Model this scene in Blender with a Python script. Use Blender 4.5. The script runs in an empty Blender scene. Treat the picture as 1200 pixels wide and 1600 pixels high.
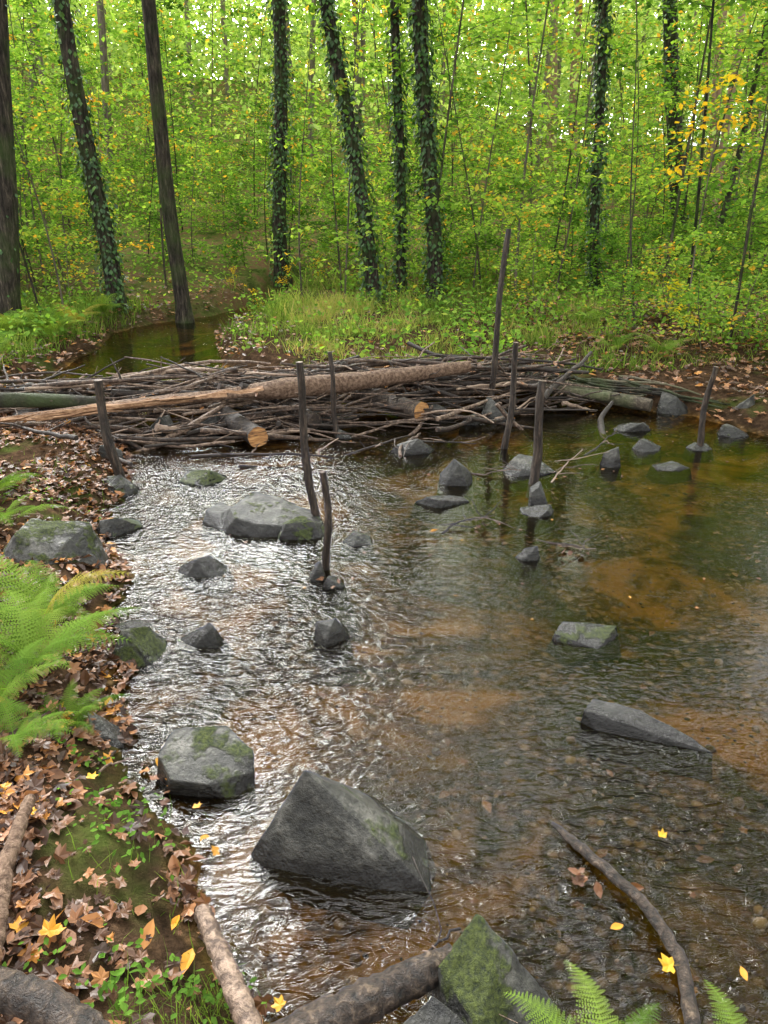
import bpy, bmesh, math, random
import numpy as np
from mathutils import Vector, noise as mnoise
rng=np.random.default_rng(7); random.seed(7)
S=bpy.context.scene
COL=S.collection
# ------------------------------------------------------------ helpers
def link(o,parent=None):
    COL.objects.link(o)
    if parent: o.parent=parent
    return o
def empty(name,loc=(0,0,0)):
    e=bpy.data.objects.new(name,None); e.location=loc; e.empty_display_size=.2
    return link(e)
class MB:
    def __init__(s): s.V=[];s.F=[];s.T=[];s.n=0
    def add(s,V,F,tint,mi=0,smooth=False):
        V=np.asarray(V,float); F=np.asarray(F,int)
        t=np.broadcast_to(np.asarray(tint,float),(len(V),)).copy()
        s.V.append(V); s.T.append(t); s.F.append((F+s.n,mi,smooth)); s.n+=len(V)
    def addmb(s,o,R,sc,p,dt=0.):
        for V,T,(F,mi,sm) in zip(o.V,o.T,o.F):
            s.V.append((V@R.T)*sc+p);s.T.append(np.clip(T+dt*(T<.99),0,1));s.F.append((F+s.n,mi,sm))
        s.n+=o.n
    def mesh(s,name,mats):
        V=np.concatenate(s.V); T=np.concatenate(s.T)
        me=bpy.data.meshes.new(name)
        loops=np.concatenate([f.ravel() for f,_,_ in s.F])
        tot=np.concatenate([np.full(len(f),f.shape[1]) for f,_,_ in s.F])
        mi=np.concatenate([np.full(len(f),m) for f,m,_ in s.F])
        sm=np.concatenate([np.full(len(f),x) for f,_,x in s.F])
        start=np.concatenate([[0],np.cumsum(tot)[:-1]])
        me.vertices.add(len(V)); me.vertices.foreach_set('co',V.ravel())
        me.loops.add(len(loops)); me.loops.foreach_set('vertex_index',loops.astype(np.int32))
        me.polygons.add(len(tot)); me.polygons.foreach_set('loop_start',start.astype(np.int32))
        me.polygons.foreach_set('loop_total',tot.astype(np.int32))
        me.polygons.foreach_set('material_index',mi.astype(np.int32))
        me.polygons.foreach_set('use_smooth',sm.astype(bool))
        a=me.attributes.new('tint','FLOAT','POINT'); a.data.foreach_set('value',T)
        for m in mats: me.materials.append(m)
        me.update(calc_edges=True)
        return me
    def obj(s,name,mats,parent=None,loc=(0,0,0)):
        o=bpy.data.objects.new(name,s.mesh(name,mats)); o.location=loc
        return link(o,parent)
def rots(yaw,pitch,roll):
    cy,sy=np.cos(yaw),np.sin(yaw);cp,sp=np.cos(pitch),np.sin(pitch);cr,sr=np.cos(roll),np.sin(roll)
    z=np.zeros_like(yaw);o=np.ones_like(yaw)
    Rz=np.stack([cy,-sy,z,sy,cy,z,z,z,o],-1).reshape(-1,3,3)
    Rx=np.stack([o,z,z,z,cp,-sp,z,sp,cp],-1).reshape(-1,3,3)
    Ry=np.stack([cr,z,sr,z,o,z,-sr,z,cr],-1).reshape(-1,3,3)
    return Rz@Rx@Ry
def scatter(mb,tv,tf,pos,R,sc,tint,mi=0,smooth=False):
    tv=np.asarray(tv,float);tf=np.asarray(tf,int);n=len(pos);k=len(tv)
    if n==0: return
    V=np.einsum('nij,kj->nki',R,tv)*np.asarray(sc).reshape(-1,1,1)+pos[:,None,:]
    F=(tf[None]+(np.arange(n)*k)[:,None,None]).reshape(-1,tf.shape[1])
    mb.add(V.reshape(-1,3),F,np.repeat(tint,k),mi,smooth)
def tube(mb,P,r,seg=8,tint=.5,mi=0,cap=1,rough=0.,smooth=True,capmi=None,seed=0):
    P=np.asarray(P,float);n=len(P);r=np.broadcast_to(np.asarray(r,float),(n,))
    T=np.gradient(P,axis=0);T/=np.linalg.norm(T,axis=1)[:,None]+1e-9
    ref=np.array([0,0,1.]) if abs(T[0][2])<.9 else np.array([1.,0,0])
    A=np.cross(T,ref);A/=np.linalg.norm(A,axis=1)[:,None]+1e-9;B=np.cross(T,A)
    th=np.arange(seg)/seg*2*np.pi
    rr=r[:,None]*(1+rough*rng.uniform(-1,1,(n,seg)))
    V=P[:,None,:]+rr[...,None]*(np.cos(th)[None,:,None]*A[:,None,:]+np.sin(th)[None,:,None]*B[:,None,:])
    i=np.arange(n-1)[:,None]*seg;j=np.arange(seg)[None];j2=(j+1)%seg
    F=np.stack([i+j,i+j2,i+seg+j2,i+seg+j],-1).reshape(-1,4)
    mb.add(V.reshape(-1,3),F,tint,mi,smooth)
    if cap:
        for e in (0,n-1):
            ring=V[e];c=ring.mean(0)
            vv=np.vstack([ring,c]);ff=np.array([[a,(a+1)%seg,seg] for a in range(seg)])
            mb.add(vv,ff,tint,capmi if capmi is not None else mi,False)
def hsh(ix,iy,s): 
    v=np.sin(ix*127.1+iy*311.7+s*74.7)*43758.5453
    return v-np.floor(v)
def vn(x,y,s=0):
    ix=np.floor(x);iy=np.floor(y);fx=x-ix;fy=y-iy;fx=fx*fx*(3-2*fx);fy=fy*fy*(3-2*fy)
    return (hsh(ix,iy,s)*(1-fx)+hsh(ix+1,iy,s)*fx)*(1-fy)+(hsh(ix,iy+1,s)*(1-fx)+hsh(ix+1,iy+1,s)*fx)*fy-.5
# ------------------------------------------------------------ materials
def newmat(name):
    m=bpy.data.materials.new(name);m.use_nodes=True;nt=m.node_tree;nt.nodes.clear()
    out=nt.nodes.new('ShaderNodeOutputMaterial');return m,nt,out
def N(nt,t,**k):
    n=nt.nodes.new(t)
    for a,b in k.items():
        if a in n.inputs.keys(): n.inputs[a].default_value=b
        else: setattr(n,a,b)
    return n
def ramp(nt,fac,stops,interp='LINEAR'):
    r=nt.nodes.new('ShaderNodeValToRGB');r.color_ramp.interpolation=interp
    e=r.color_ramp.elements
    while len(e)<len(stops): e.new(.5)
    for el,(p,c) in zip(e,stops): el.position=p;el.color=(*c,1) if len(c)==3 else c
    nt.links.new(fac,r.inputs[0]);return r.outputs[0]
def g(v): return (v,v,v)
def noise_(nt,scale,detail=4,rough=.55,vec=None,dist=0.):
    n=N(nt,'ShaderNodeTexNoise',Scale=scale,Detail=detail,Roughness=rough,Distortion=dist)
    if vec: nt.links.new(vec,n.inputs['Vector'])
    return n.outputs['Fac']
def mth(nt,op,a,b=None,c=None,clamp=False):
    n=nt.nodes.new('ShaderNodeMath');n.operation=op;n.use_clamp=clamp
    for i,x in enumerate((a,b,c)):
        if x is None: continue
        if isinstance(x,(int,float)): n.inputs[i].default_value=x
        else: nt.links.new(x,n.inputs[i])
    return n.outputs[0]
def mixc(nt,f,a,b,bt='MIX'):
    n=nt.nodes.new('ShaderNodeMix');n.data_type='RGBA';n.blend_type=bt
    for i,x in ((0,f),(6,a),(7,b)):
        if isinstance(x,(int,float)): n.inputs[i].default_value=x
        elif isinstance(x,tuple): n.inputs[i].default_value=(*x,1)
        else: nt.links.new(x,n.inputs[i])
    return n.outputs[2]
def attr(nt): 
    a=nt.nodes.new('ShaderNodeAttribute');a.attribute_name='tint';return a.outputs['Fac']
def pos(nt):
    return nt.nodes.new('ShaderNodeNewGeometry').outputs['Position']
def bump(nt,h,strength=.5,distance=.02):
    b=N(nt,'ShaderNodeBump',Strength=strength,Distance=distance);nt.links.new(h,b.inputs['Height']);return b.outputs['Normal']
def bsdf(nt,out,col,rough=.7,nrm=None,spec=.5):
    b=nt.nodes.new('ShaderNodeBsdfPrincipled')
    if isinstance(col,tuple): b.inputs['Base Color'].default_value=(*col,1)
    else: nt.links.new(col,b.inputs['Base Color'])
    if isinstance(rough,(int,float)): b.inputs['Roughness'].default_value=rough
    else: nt.links.new(rough,b.inputs['Roughness'])
    b.inputs['Specular IOR Level'].default_value=spec
    if nrm: nt.links.new(nrm,b.inputs['Normal'])
    if out: nt.links.new(b.outputs[0],out.inputs[0])
    return b
def leafmat(name,stops,transl=.5,gloss=False,rough=.45,spec=.4):
    m,nt,out=newmat(name)
    c=ramp(nt,attr(nt),stops)
    if gloss: b=bsdf(nt,None,c,rough,spec=spec)
    else: b=nt.nodes.new('ShaderNodeBsdfDiffuse');nt.links.new(c,b.inputs[0])
    tr=nt.nodes.new('ShaderNodeBsdfTranslucent')
    ct=mixc(nt,1.,c,(1.25,1.2,.6),'MULTIPLY');nt.links.new(ct,tr.inputs[0])
    mx=nt.nodes.new('ShaderNodeMixShader');mx.inputs[0].default_value=transl
    nt.links.new(b.outputs[0],mx.inputs[1]);nt.links.new(tr.outputs[0],mx.inputs[2]);nt.links.new(mx.outputs[0],out.inputs[0])
    return m
M={}
M['leaf']=leafmat('forest_leaf',[(0,(.055,.13,.022)),(.45,(.18,.35,.055)),(.8,(.38,.54,.10)),(.93,(.54,.54,.09)),(1,(.74,.42,.06))],.52)
M['leaf_far_haze']=leafmat('hazed_distant_leaf',[(0,(.14,.25,.08)),(.5,(.38,.54,.17)),(.85,(.58,.70,.28)),(1,(.68,.58,.22))],.52)  # distance haze painted into the leaf colour: paler greens, no volume
M['leaf_yellow']=leafmat('autumn_leaf',[(0,(.3,.4,.04)),(.5,(.6,.55,.04)),(1,(.8,.5,.04))],.55)
M['ivy']=leafmat('ivy_leaf',[(0,(.02,.05,.015)),(.6,(.055,.13,.03)),(1,(.16,.28,.05))],.15,True,.4)
M['grass']=leafmat('grass_blade',[(0,(.06,.11,.022)),(.5,(.17,.27,.05)),(.8,(.33,.38,.10)),(1,(.42,.34,.15))],.45)
M['fern']=leafmat('fern_frond',[(0,(.06,.12,.02)),(.5,(.15,.26,.04)),(.85,(.27,.38,.07)),(1,(.42,.28,.06))],.4)
M['litter']=leafmat('fallen_leaf',[(0,(.035,.018,.011)),(.3,(.09,.042,.022)),(.55,(.21,.095,.042)),(.78,(.36,.17,.08)),(.9,(.52,.22,.04)),(1,(.75,.38,.03))],.12,True,.42)
M['yellowlitter']=leafmat('fallen_yellow_leaf',[(0,(.62,.24,.02)),(1,(.75,.45,.03))],.15,True)

def barkmat(name,cols,rough=.85,scale=6,wet=False,stretch=.15,green=0.,bd=.03):
    m,nt,out=newmat(name)
    tc=nt.nodes.new('ShaderNodeTexCoord')
    mp=N(nt,'ShaderNodeMapping');mp.inputs['Scale'].default_value=(1,1,stretch);nt.links.new(tc.outputs['Object'],mp.inputs[0])
    n1=noise_(nt,scale*6,5,.75,mp.outputs[0],.3)
    t=attr(nt)
    f=mth(nt,'ADD',mth(nt,'MULTIPLY',n1,1.1),mth(nt,'MULTIPLY',mth(nt,'SUBTRACT',t,.5),.6))
    c=ramp(nt,f,[(.36,cols[0]),(.55,cols[1]),(.74,cols[2])])
    if green:
        n2=noise_(nt,scale*.6,2,.5,tc.outputs['Object'])
        c=mixc(nt,mth(nt,'MULTIPLY',ramp(nt,n2,[(.45,g(0)),(.65,g(1))]),green),c,(.06,.10,.02))
    bsdf(nt,out,c,rough,bump(nt,n1,1.,bd),.5 if wet else .25)
    return m
M['bark']=barkmat('tree_bark',[(.012,.010,.008),(.06,.048,.036),(.20,.16,.12)],.9,4,green=.5,bd=.06)
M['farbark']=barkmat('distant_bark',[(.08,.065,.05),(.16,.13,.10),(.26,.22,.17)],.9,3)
M['pinebark']=barkmat('pine_bark',[(.2,.12,.08),(.34,.22,.16),(.5,.36,.28)],.9,2)
M['stick']=barkmat('branch_bark',[(.022,.014,.009),(.095,.058,.038),(.34,.24,.17)],.6,5,True,stretch=1,bd=.015)
M['stake']=barkmat('wet_stake_wood',[(.008,.006,.005),(.035,.024,.017),(.14,.10,.07)],.45,8,True)
M['redlog']=barkmat('log_bark',[(.035,.020,.013),(.13,.078,.05),(.30,.20,.135)],.75,6,False,stretch=1)
M['darklog']=barkmat('rotting_log',[(.012,.009,.007),(.07,.048,.034),(.25,.18,.12)],.5,6,True,stretch=1)
M['mosslog']=barkmat('mossy_log',[(.02,.016,.01),(.08,.06,.04),(.18,.15,.10)],.8,4,True,stretch=1,green=.5)
def woodmat(name,c0,c1):
    m,nt,out=newmat(name);tc=nt.nodes.new('ShaderNodeTexCoord')
    mp=N(nt,'ShaderNodeMapping');mp.inputs['Rotation'].default_value=(0,0,-.4);mp.inputs['Scale'].default_value=(.6,14,14)
    nt.links.new(tc.outputs['Object'],mp.inputs[0])
    n=noise_(nt,4,5,.7,mp.outputs[0],.4)
    bsdf(nt,out,ramp(nt,n,[(.35,c0),(.7,c1)]),.7,bump(nt,n,1,.01),.3);return m
M['splitwood']=woodmat('split_wood',(.16,.075,.035),(.52,.32,.18))
m,nt,out=newmat('cut_wood_end');n=noise_(nt,18,4,.7)
bsdf(nt,out,ramp(nt,n,[(.38,(.05,.025,.012)),(.5,(.35,.16,.05)),(.65,(.6,.33,.12))]),.6,bump(nt,n,.6,.01));M['cutend']=m

def rockmat(name,moss,base=(.016,.016,.015),hi=(.21,.20,.17)):
    m,nt,out=newmat(name);p=pos(nt)
    n1=noise_(nt,6,6,.78,p);n2=noise_(nt,70,4,.8,p);n3=noise_(nt,7,3,.65,p)
    sp=nt.nodes.new('ShaderNodeSeparateXYZ');nt.links.new(p,sp.inputs[0])
    gn=nt.nodes.new('ShaderNodeNewGeometry');sn=nt.nodes.new('ShaderNodeSeparateXYZ');nt.links.new(gn.outputs['Normal'],sn.inputs[0])
    c=ramp(nt,n1,[(.35,base),(.52,(.060,.058,.049)),(.70,hi)])
    c=mixc(nt,.6,c,ramp(nt,n2,[(.35,g(.3)),(.6,g(1.))]),'MULTIPLY')
    wet=mth(nt,'SUBTRACT',1.,mth(nt,'DIVIDE',mth(nt,'SUBTRACT',mth(nt,'ADD',sp.outputs[2],mth(nt,'MULTIPLY',n3,-.10)),-.015),.06),clamp=True)
    c=mixc(nt,mth(nt,'MULTIPLY',wet,.85),c,(.010,.009,.008))
    uw=mth(nt,'DIVIDE',mth(nt,'MULTIPLY',sp.outputs[2],-1.),.04,clamp=True)
    c=mixc(nt,mth(nt,'MULTIPLY',uw,.85),c,mixc(nt,n3,(.02,.018,.008),(.075,.055,.022)))
    mf=mth(nt,'ADD',mth(nt,'MULTIPLY',sn.outputs[2],.5),mth(nt,'MULTIPLY',mth(nt,'SUBTRACT',n3,.5),2.2))
    mf=mth(nt,'MULTIPLY',mth(nt,'SUBTRACT',mf,.76-moss*.58),5.,clamp=True)
    if moss==0: mf=mth(nt,'MULTIPLY',mf,.3)
    mf=mth(nt,'MULTIPLY',mf,mth(nt,'SUBTRACT',1.,uw))
    mc=ramp(nt,n2,[(.35,(.010,.020,.004)),(.65,(.11,.14,.02))])
    c=mixc(nt,mf,c,mc)
    h=mth(nt,'ADD',mth(nt,'ADD',mth(nt,'MULTIPLY',n1,1.1),mth(nt,'MULTIPLY',n2,.35)),mth(nt,'MULTIPLY',mth(nt,'MULTIPLY',n2,mf),1.2))
    ro=mth(nt,'ADD',mth(nt,'SUBTRACT',.45,mth(nt,'MULTIPLY',wet,.3)),mth(nt,'MULTIPLY',mf,.4),clamp=True)
    bsdf(nt,out,c,ro,bump(nt,h,1.,.025),.5);return m
RM={k:rockmat('basalt_rock_%d'%int(k*10),k) for k in (0.,.35,.7,1.)}
# ground
m,nt,out=newmat('forest_floor_and_streambed');M['ground']=m
p=pos(nt);sp=nt.nodes.new('ShaderNodeSeparateXYZ');nt.links.new(p,sp.inputs[0]);Z=sp.outputs[2]
n1=noise_(nt,1.6,4,.6,p);n2=noise_(nt,14,5,.7,p);n3=noise_(nt,60,3,.7,p)
soil=ramp(nt,n2,[(.3,(.018,.012,.008)),(.55,(.065,.040,.024)),(.75,(.15,.09,.05))])
soil=mixc(nt,ramp(nt,n1,[(.55,g(0)),(.66,g(.7))]),soil,mixc(nt,n3,(.02,.035,.008),(.09,.13,.025)))
vo=N(nt,'ShaderNodeTexVoronoi',Scale=24.);nt.links.new(p,vo.inputs['Vector'])
sx=nt.nodes.new('ShaderNodeSeparateColor');nt.links.new(vo.outputs['Color'],sx.inputs[0])
peb=ramp(nt,sx.outputs[0],[(0,(.03,.018,.009)),(.5,(.11,.058,.024)),(.8,(.19,.11,.045)),(1,(.30,.2,.11))])
peb=mixc(nt,ramp(nt,vo.outputs['Distance'],[(.25,g(0)),(.6,g(.85))]),peb,(.015,.011,.006))
sand=mixc(nt,n3,(.15,.075,.02),(.42,.22,.055))
dk=ramp(nt,n2,[(.35,(.013,.016,.004)),(.65,(.060,.052,.014))])
bed=mixc(nt,ramp(nt,noise_(nt,.9,4,.6,p,1.),[(.47,g(0)),(.57,g(1))]),dk,sand)
bed=mixc(nt,ramp(nt,noise_(nt,1.3,4,.65,p,1.5),[(.46,g(.8)),(.56,g(0.))]),bed,peb)
zf=mth(nt,'DIVIDE',mth(nt,'ADD',Z,.005),.05,clamp=True)
c=mixc(nt,zf,bed,soil)
wetb=mth(nt,'MULTIPLY',mth(nt,'SUBTRACT',1.,mth(nt,'DIVIDE',Z,.12),clamp=True),zf)
c=mixc(nt,mth(nt,'MULTIPLY',wetb,.6),c,(.012,.009,.006))
far=mth(nt,'DIVIDE',mth(nt,'SUBTRACT',sp.outputs[1],11.),8.,clamp=True)
c=mixc(nt,mth(nt,'MULTIPLY',far,.85),c,ramp(nt,noise_(nt,2.2,5,.8,p),[(.38,(.04,.08,.015)),(.48,(.14,.19,.045)),(.56,(.24,.15,.08)),(.72,(.12,.07,.04))]))
h=mth(nt,'ADD',n2,mth(nt,'MULTIPLY',mth(nt,'MULTIPLY',vo.outputs['Distance'],-.5),mth(nt,'SUBTRACT',1.,zf)))
h=mth(nt,'ADD',h,mth(nt,'MULTIPLY',n3,.4))
bsdf(nt,out,c,1.,bump(nt,h,.8,.03),.0)
# water
m,nt,out=newmat('stream_water');M['water']=m
p=pos(nt)
mp=N(nt,'ShaderNodeMapping');mp.inputs['Scale'].default_value=(1,2.0,1);mp.inputs['Rotation'].default_value=(0,0,.2);nt.links.new(p,mp.inputs[0])
a=noise_(nt,10,1,.5,mp.outputs[0],1.2);b=noise_(nt,30,2,.6,mp.outputs[0],.8);lo=noise_(nt,1.6,1,.5,p)
def near(x,y,r0,r1):
    d=nt.nodes.new('ShaderNodeVectorMath');d.operation='DISTANCE';nt.links.new(p,d.inputs[0]);d.inputs[1].default_value=(x,y,0)
    return mth(nt,'SUBTRACT',1.,mth(nt,'DIVIDE',mth(nt,'SUBTRACT',d.outputs['Value'],r0),r1-r0),clamp=True)
k1=near(-.8,2.8,.4,1.4);k2=near(1.2,1.55,.3,1.2);k3=near(-1.2,4.7,.5,1.5);k4=near(.1,1.2,.2,.8)
mask=mth(nt,'MAXIMUM',mth(nt,'MAXIMUM',k1,k2),mth(nt,'MAXIMUM',mth(nt,'MULTIPLY',k3,.8),k4))
mask=mth(nt,'ADD',mth(nt,'MULTIPLY',mask,.85),mth(nt,'MULTIPLY',mth(nt,'POWER',lo,2.),.4))
H=mth(nt,'MULTIPLY',mth(nt,'ADD',a,mth(nt,'MULTIPLY',b,.32)),mask)
nr=bump(nt,H,1.,.022)
fr=N(nt,'ShaderNodeFresnel',IOR=1.36);nt.links.new(nr,fr.inputs['Normal'])
gl=nt.nodes.new('ShaderNodeBsdfGlossy');gl.inputs['Roughness'].default_value=.015;nt.links.new(nr,gl.inputs['Normal'])
tr=nt.nodes.new('ShaderNodeBsdfTransparent');tr.inputs[0].default_value=(.66,.60,.34,1)
mx=nt.nodes.new('ShaderNodeMixShader');nt.links.new(fr.outputs[0],mx.inputs[0]);nt.links.new(tr.outputs[0],mx.inputs[1]);nt.links.new(gl.outputs[0],mx.inputs[2])
nt.links.new(mx.outputs[0],out.inputs[0])
# ------------------------------------------------------------ terrain
poly=np.array([(-.05,1.05),(-.26,1.18),(-.42,1.34),(-.56,1.53),(-.62,1.69),(-.74,1.9),(-.93,2.16),(-1.07,2.42),(-1.11,2.73),(-1.3,3.12),(-1.37,3.53),(-1.62,3.94),(-1.8,4.43),(-1.77,4.79),(-2.0,5.49),(-2.2,6.0),(-3.2,6.6),(-3.9,7.4),(-3.9,8.27),(-3.98,9.19),(-4.0,10.59),(-4.35,12.0),(-3.95,13.1),(-3.2,14.2),(-2.4,17),(-1.8,17),(-2.3,14.0),(-2.72,12.1),(-2.35,10.4),(-1.95,9.1),(-1.2,8.5),(.13,7.9),(1.25,7.9),(2.02,7.6),(2.4,7.15),(2.92,6.86),(3.1,6.5),(3.3,6.0),(3.4,5.0),(3.4,3.5),(3.2,2.0),(2.6,1.0),(1.8,.8),(.9,.85),(.3,.95)])
def sdist(x,y):
    x=np.asarray(x,float);y=np.asarray(y,float)
    d=np.full(x.shape,1e9);ins=np.zeros(x.shape,bool)
    for i in range(len(poly)):
        a=poly[i];b=poly[(i+1)%len(poly)];e=b-a
        t=np.clip(((x-a[0])*e[0]+(y-a[1])*e[1])/(e@e),0,1)
        d=np.minimum(d,np.hypot(x-a[0]-t*e[0],y-a[1]-t*e[1]))
        c=((a[1]>y)!=(b[1]>y))&(x<(b[0]-a[0])*(y-a[1])/(b[1]-a[1]+1e-12)+a[0]);ins^=c
    return np.where(ins,-d,d)
def sst(t): t=np.clip(t,0,1);return t*t*(3-2*t)
def gz(x,y):
    x=np.asarray(x,float);y=np.asarray(y,float)
    d=sdist(x,y)+.10*vn(x*3,y*3,1)+.05*vn(x*9,y*9,2)
    out_=.17*sst(d/.35)+.06*np.clip(d,0,4)+.05*vn(x*1.7,y*1.7,3)*sst(d/.5)+.018*vn(x*8,y*8,4)
    Yc=np.clip(y-14,0,31);hill=.12*Yc+.0042*Yc**2+np.clip(y-45,0,300)*.12
    hill*=np.where(x<0,1.,1-.4*sst(x/12))
    hill+=.35*vn(x*.15,y*.15,5)*sst((y-12)/10)+.3*np.clip(-x-8,0,20)*.3
    ins=-.08*sst(-d/.45)-.025-.03*vn(x*1.3,y*1.3,6)*sst(-d/.5)+.014*vn(x*10,y*10,7)
    return np.where(d>0,out_+hill,np.minimum(ins,0)*1.)
def gzs(x,y): return float(gz(np.array([x]),np.array([y]))[0])
tx=np.linspace(-5.3,5.3,470);X=1.2*np.sinh(tx)
ty=np.linspace(-3.0,5.45,520);Yv=2.0+1.1*np.sinh(ty)
gx,gy=np.meshgrid(X,Yv);G=gz(gx,gy)
mb=MB();nx=len(X);ny=len(Yv)
i=np.arange(ny-1)[:,None]*nx;j=np.arange(nx-1)[None]
F=np.stack([i+j,i+j+1,i+nx+j+1,i+nx+j],-1).reshape(-1,4)
mb.add(np.stack([gx,gy,G],-1).reshape(-1,3),F,0.,0,True);mb.obj('ground',[M['ground']])
mb=MB();wx=np.linspace(-6,5,12);wy=np.linspace(-.5,18,20);a,b=np.meshgrid(wx,wy)
i=np.arange(19)[:,None]*12;j=np.arange(11)[None]
F=np.stack([i+j,i+j+1,i+12+j+1,i+12+j],-1).reshape(-1,4)
mb.add(np.stack([a,b,a*0],-1).reshape(-1,3),F,0,0,True);mb.obj('water',[M['water']])
# ------------------------------------------------------------ rocks
def rock(x,y,w,d,h,rz=0,moss=0.,seed=0,pts=None,z0=None,nm='rock',sub=3,sharp=.012,amp=.7):
    r=random.Random(seed*7+1);bm=bmesh.new()
    if pts is None:
        pts=[]
        a0=r.uniform(0,6.28)
        tiltx,tilty=r.uniform(-.8,.8),r.uniform(-.5,.7);nt_=r.choice([3,3,4,4])
        sx_,sy_=r.uniform(-.15,.15),r.uniform(-.05,.15)
        for k in range(nt_):
            a=a0+k*6.283/nt_+r.uniform(-.4,.4);q=r.uniform(.35,.75)
            X_=math.cos(a)*q*.5;Y_=math.sin(a)*q*.5
            pts.append(((X_+sx_)*w,(Y_+sy_)*d,h*max(.2,min(1.05,.8+tiltx*X_*2+tilty*Y_*2))))
        nf=r.choice([5,6,7])
        for k in range(nf):
            a=a0+.4+k*6.283/nf+r.uniform(-.35,.35);q=r.uniform(.8,1.12)
            pts.append((math.cos(a)*.5*w*q,math.sin(a)*.5*d*q,r.uniform(-.1,.2)*h))
            pts.append((math.cos(a)*.62*w*q,math.sin(a)*.62*d*q,-.11))
    else:
        pts=[(a*(1.1 if c<-.02 else 1),b*(1.1 if c<-.02 else 1),c-.06 if c<-.02 else c) for a,b,c in pts]
    for q in pts: bm.verts.new(q)
    res=bmesh.ops.convex_hull(bm,input=bm.verts)
    bmesh.ops.delete(bm,geom=list({v for v in res['geom_interior']+res['geom_unused'] if isinstance(v,bmesh.types.BMVert)}),context='VERTS')
    bmesh.ops.bevel(bm,geom=list(bm.edges),offset=sharp*min(w,d),segments=1,affect='EDGES',clamp_overlap=True)
    bmesh.ops.triangulate(bm,faces=bm.faces)
    for _ in range(sub): 
        L=max(w,d)/ (7*(1+_))
        es=[e for e in bm.edges if e.calc_length()>L]
        if es: bmesh.ops.subdivide_edges(bm,edges=es,cuts=1,use_grid_fill=True)
    bmesh.ops.triangulate(bm,faces=bm.faces)
    bm.normal_update();off=Vector((seed*3.1,seed*1.7,0));mw=max(w,d)
    for v in bm.verts:
        q=v.co/mw
        n=mnoise.fractal(q*4+off,1,2,3)*.022+mnoise.fractal(q*14+off,1,2,3)*.012
        v.co+=v.normal*n*mw*amp
    me=bpy.data.meshes.new(nm);bm.to_mesh(me);bm.free()
    for pl in me.polygons: pl.use_smooth=False
    me.materials.append(RM[moss])
    o=bpy.data.objects.new(nm,me);z=0. if z0 is None else z0
    o.location=(x,y,z);o.rotation_euler=(0,0,rz);link(o);return o
R_=[(.24,5.75,.38,.25,.11,0,0,1),(.39,4.62,.36,.25,.05,.3,0,3),(1.09,5.25,.42,.28,.10,.2,0,4),(.98,4.42,.24,.18,.05,0,0,5),(1.02,4.58,.15,.12,.15,0,0,55),
(1.74,5.4,.2,.17,.14,.1,0,6),(2.15,5.8,.26,.2,.08,.4,0,7),(2.2,6.4,.38,.22,.07,0,0,8),(2.2,5.35,.36,.2,.03,.2,0,9),(.80,3.75,.15,.1,.07,0,0,10),(-.15,3.95,.2,.15,.06,.2,0,11),
(-1.3,5.03,.36,.26,.09,0,1.,12),(-1.03,4.25,.24,.28,.10,.5,0,13),(-.97,3.58,.28,.17,.08,.1,0,15),(-.35,3.5,.10,.10,.10,0,0,16),(-.25,3.42,.14,.11,.05,.7,0,17),
(-.23,2.9,.17,.13,.12,.4,0,18),(-1.07,2.78,.24,.22,.13,.1,1.,20),
(-1.85,4.8,.3,.25,.13,0,.35,27),(.5,6.8,.34,.25,.14,0,0,28),(1.05,6.75,.32,.25,.2,.3,0,29),(.8,6.6,.2,.15,.1,.3,0,30),(-.35,6.15,.17,.14,.06,0,0,31),
(-1.04,2.2,.2,.16,.10,.3,.35,32),(-1.5,6.3,.36,.28,.16,0,0,33),(-1.95,6.2,.3,.25,.17,0,0,34),(-2.45,5.85,.4,.25,.15,0,0,35),(-.55,6.5,.3,.25,.15,0,0,36),(3.05,6.25,.3,.25,.10,0,.35,38),
(-1.62,4.15,.28,.2,.1,.8,.7,39),(-2.1,5.4,.3,.2,.18,.2,0,40),(2.58,5.83,.22,.17,.04,0,0,42),(2.8,7.0,.3,.3,.2,0,.35,44),(3.3,6.7,.35,.3,.25,0,.7,45),
(-1.18,3.0,.2,.14,.03,0,0,48)]
for (x,y,w,d,h,rz,ms,sd) in R_: rock(x,y,w,d,h,rz,float(ms) if ms in RM else 0.,sd)
# big ridged block: pale sloping left facet, dark front facet, long right shoulder
rock(0,0,.55,.4,.3,0,.35,50,pts=[(-.25,-.04,-.04),(-.275,.06,-.04),(-.27,.02,.01),(.18,-.14,-.04),(.265,-.11,.0),(.27,.05,-.04),(.26,.07,.0),(.17,.28,-.04),(-.15,.28,-.04),(-.10,.05,.30),(-.02,.20,.12),(.05,-.055,.115),(.15,.08,.06)],sharp=.006,amp=.18,sub=4).location=(-.13,1.66,0)
rock(0,0,.6,.4,.2,0,.35,51,pts=[(-.3,-.1,-.05),(-.27,.12,.02),(-.25,.02,.12),(-.12,.2,.16),(.05,.16,.13),(.28,.1,.05),(.33,-.02,.03),(.3,-.12,-.05),(0,-.2,-.05),(-.05,-.14,.07),(-.2,-.1,.10),(.1,-.13,.06),(.3,.15,-.05)],amp=.4,sub=4).location=(-.70,4.2,0)
rock(0,0,.28,.2,.1,0,1.,151,pts=[(-.14,-.09,-.04),(.15,-.08,-.04),(.14,.08,.02),(-.13,.07,.03),(-.08,-.04,.085),(.08,.0,.08),(.0,.06,.10)],amp=1.5).location=(-.50,4.06,.01)
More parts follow.
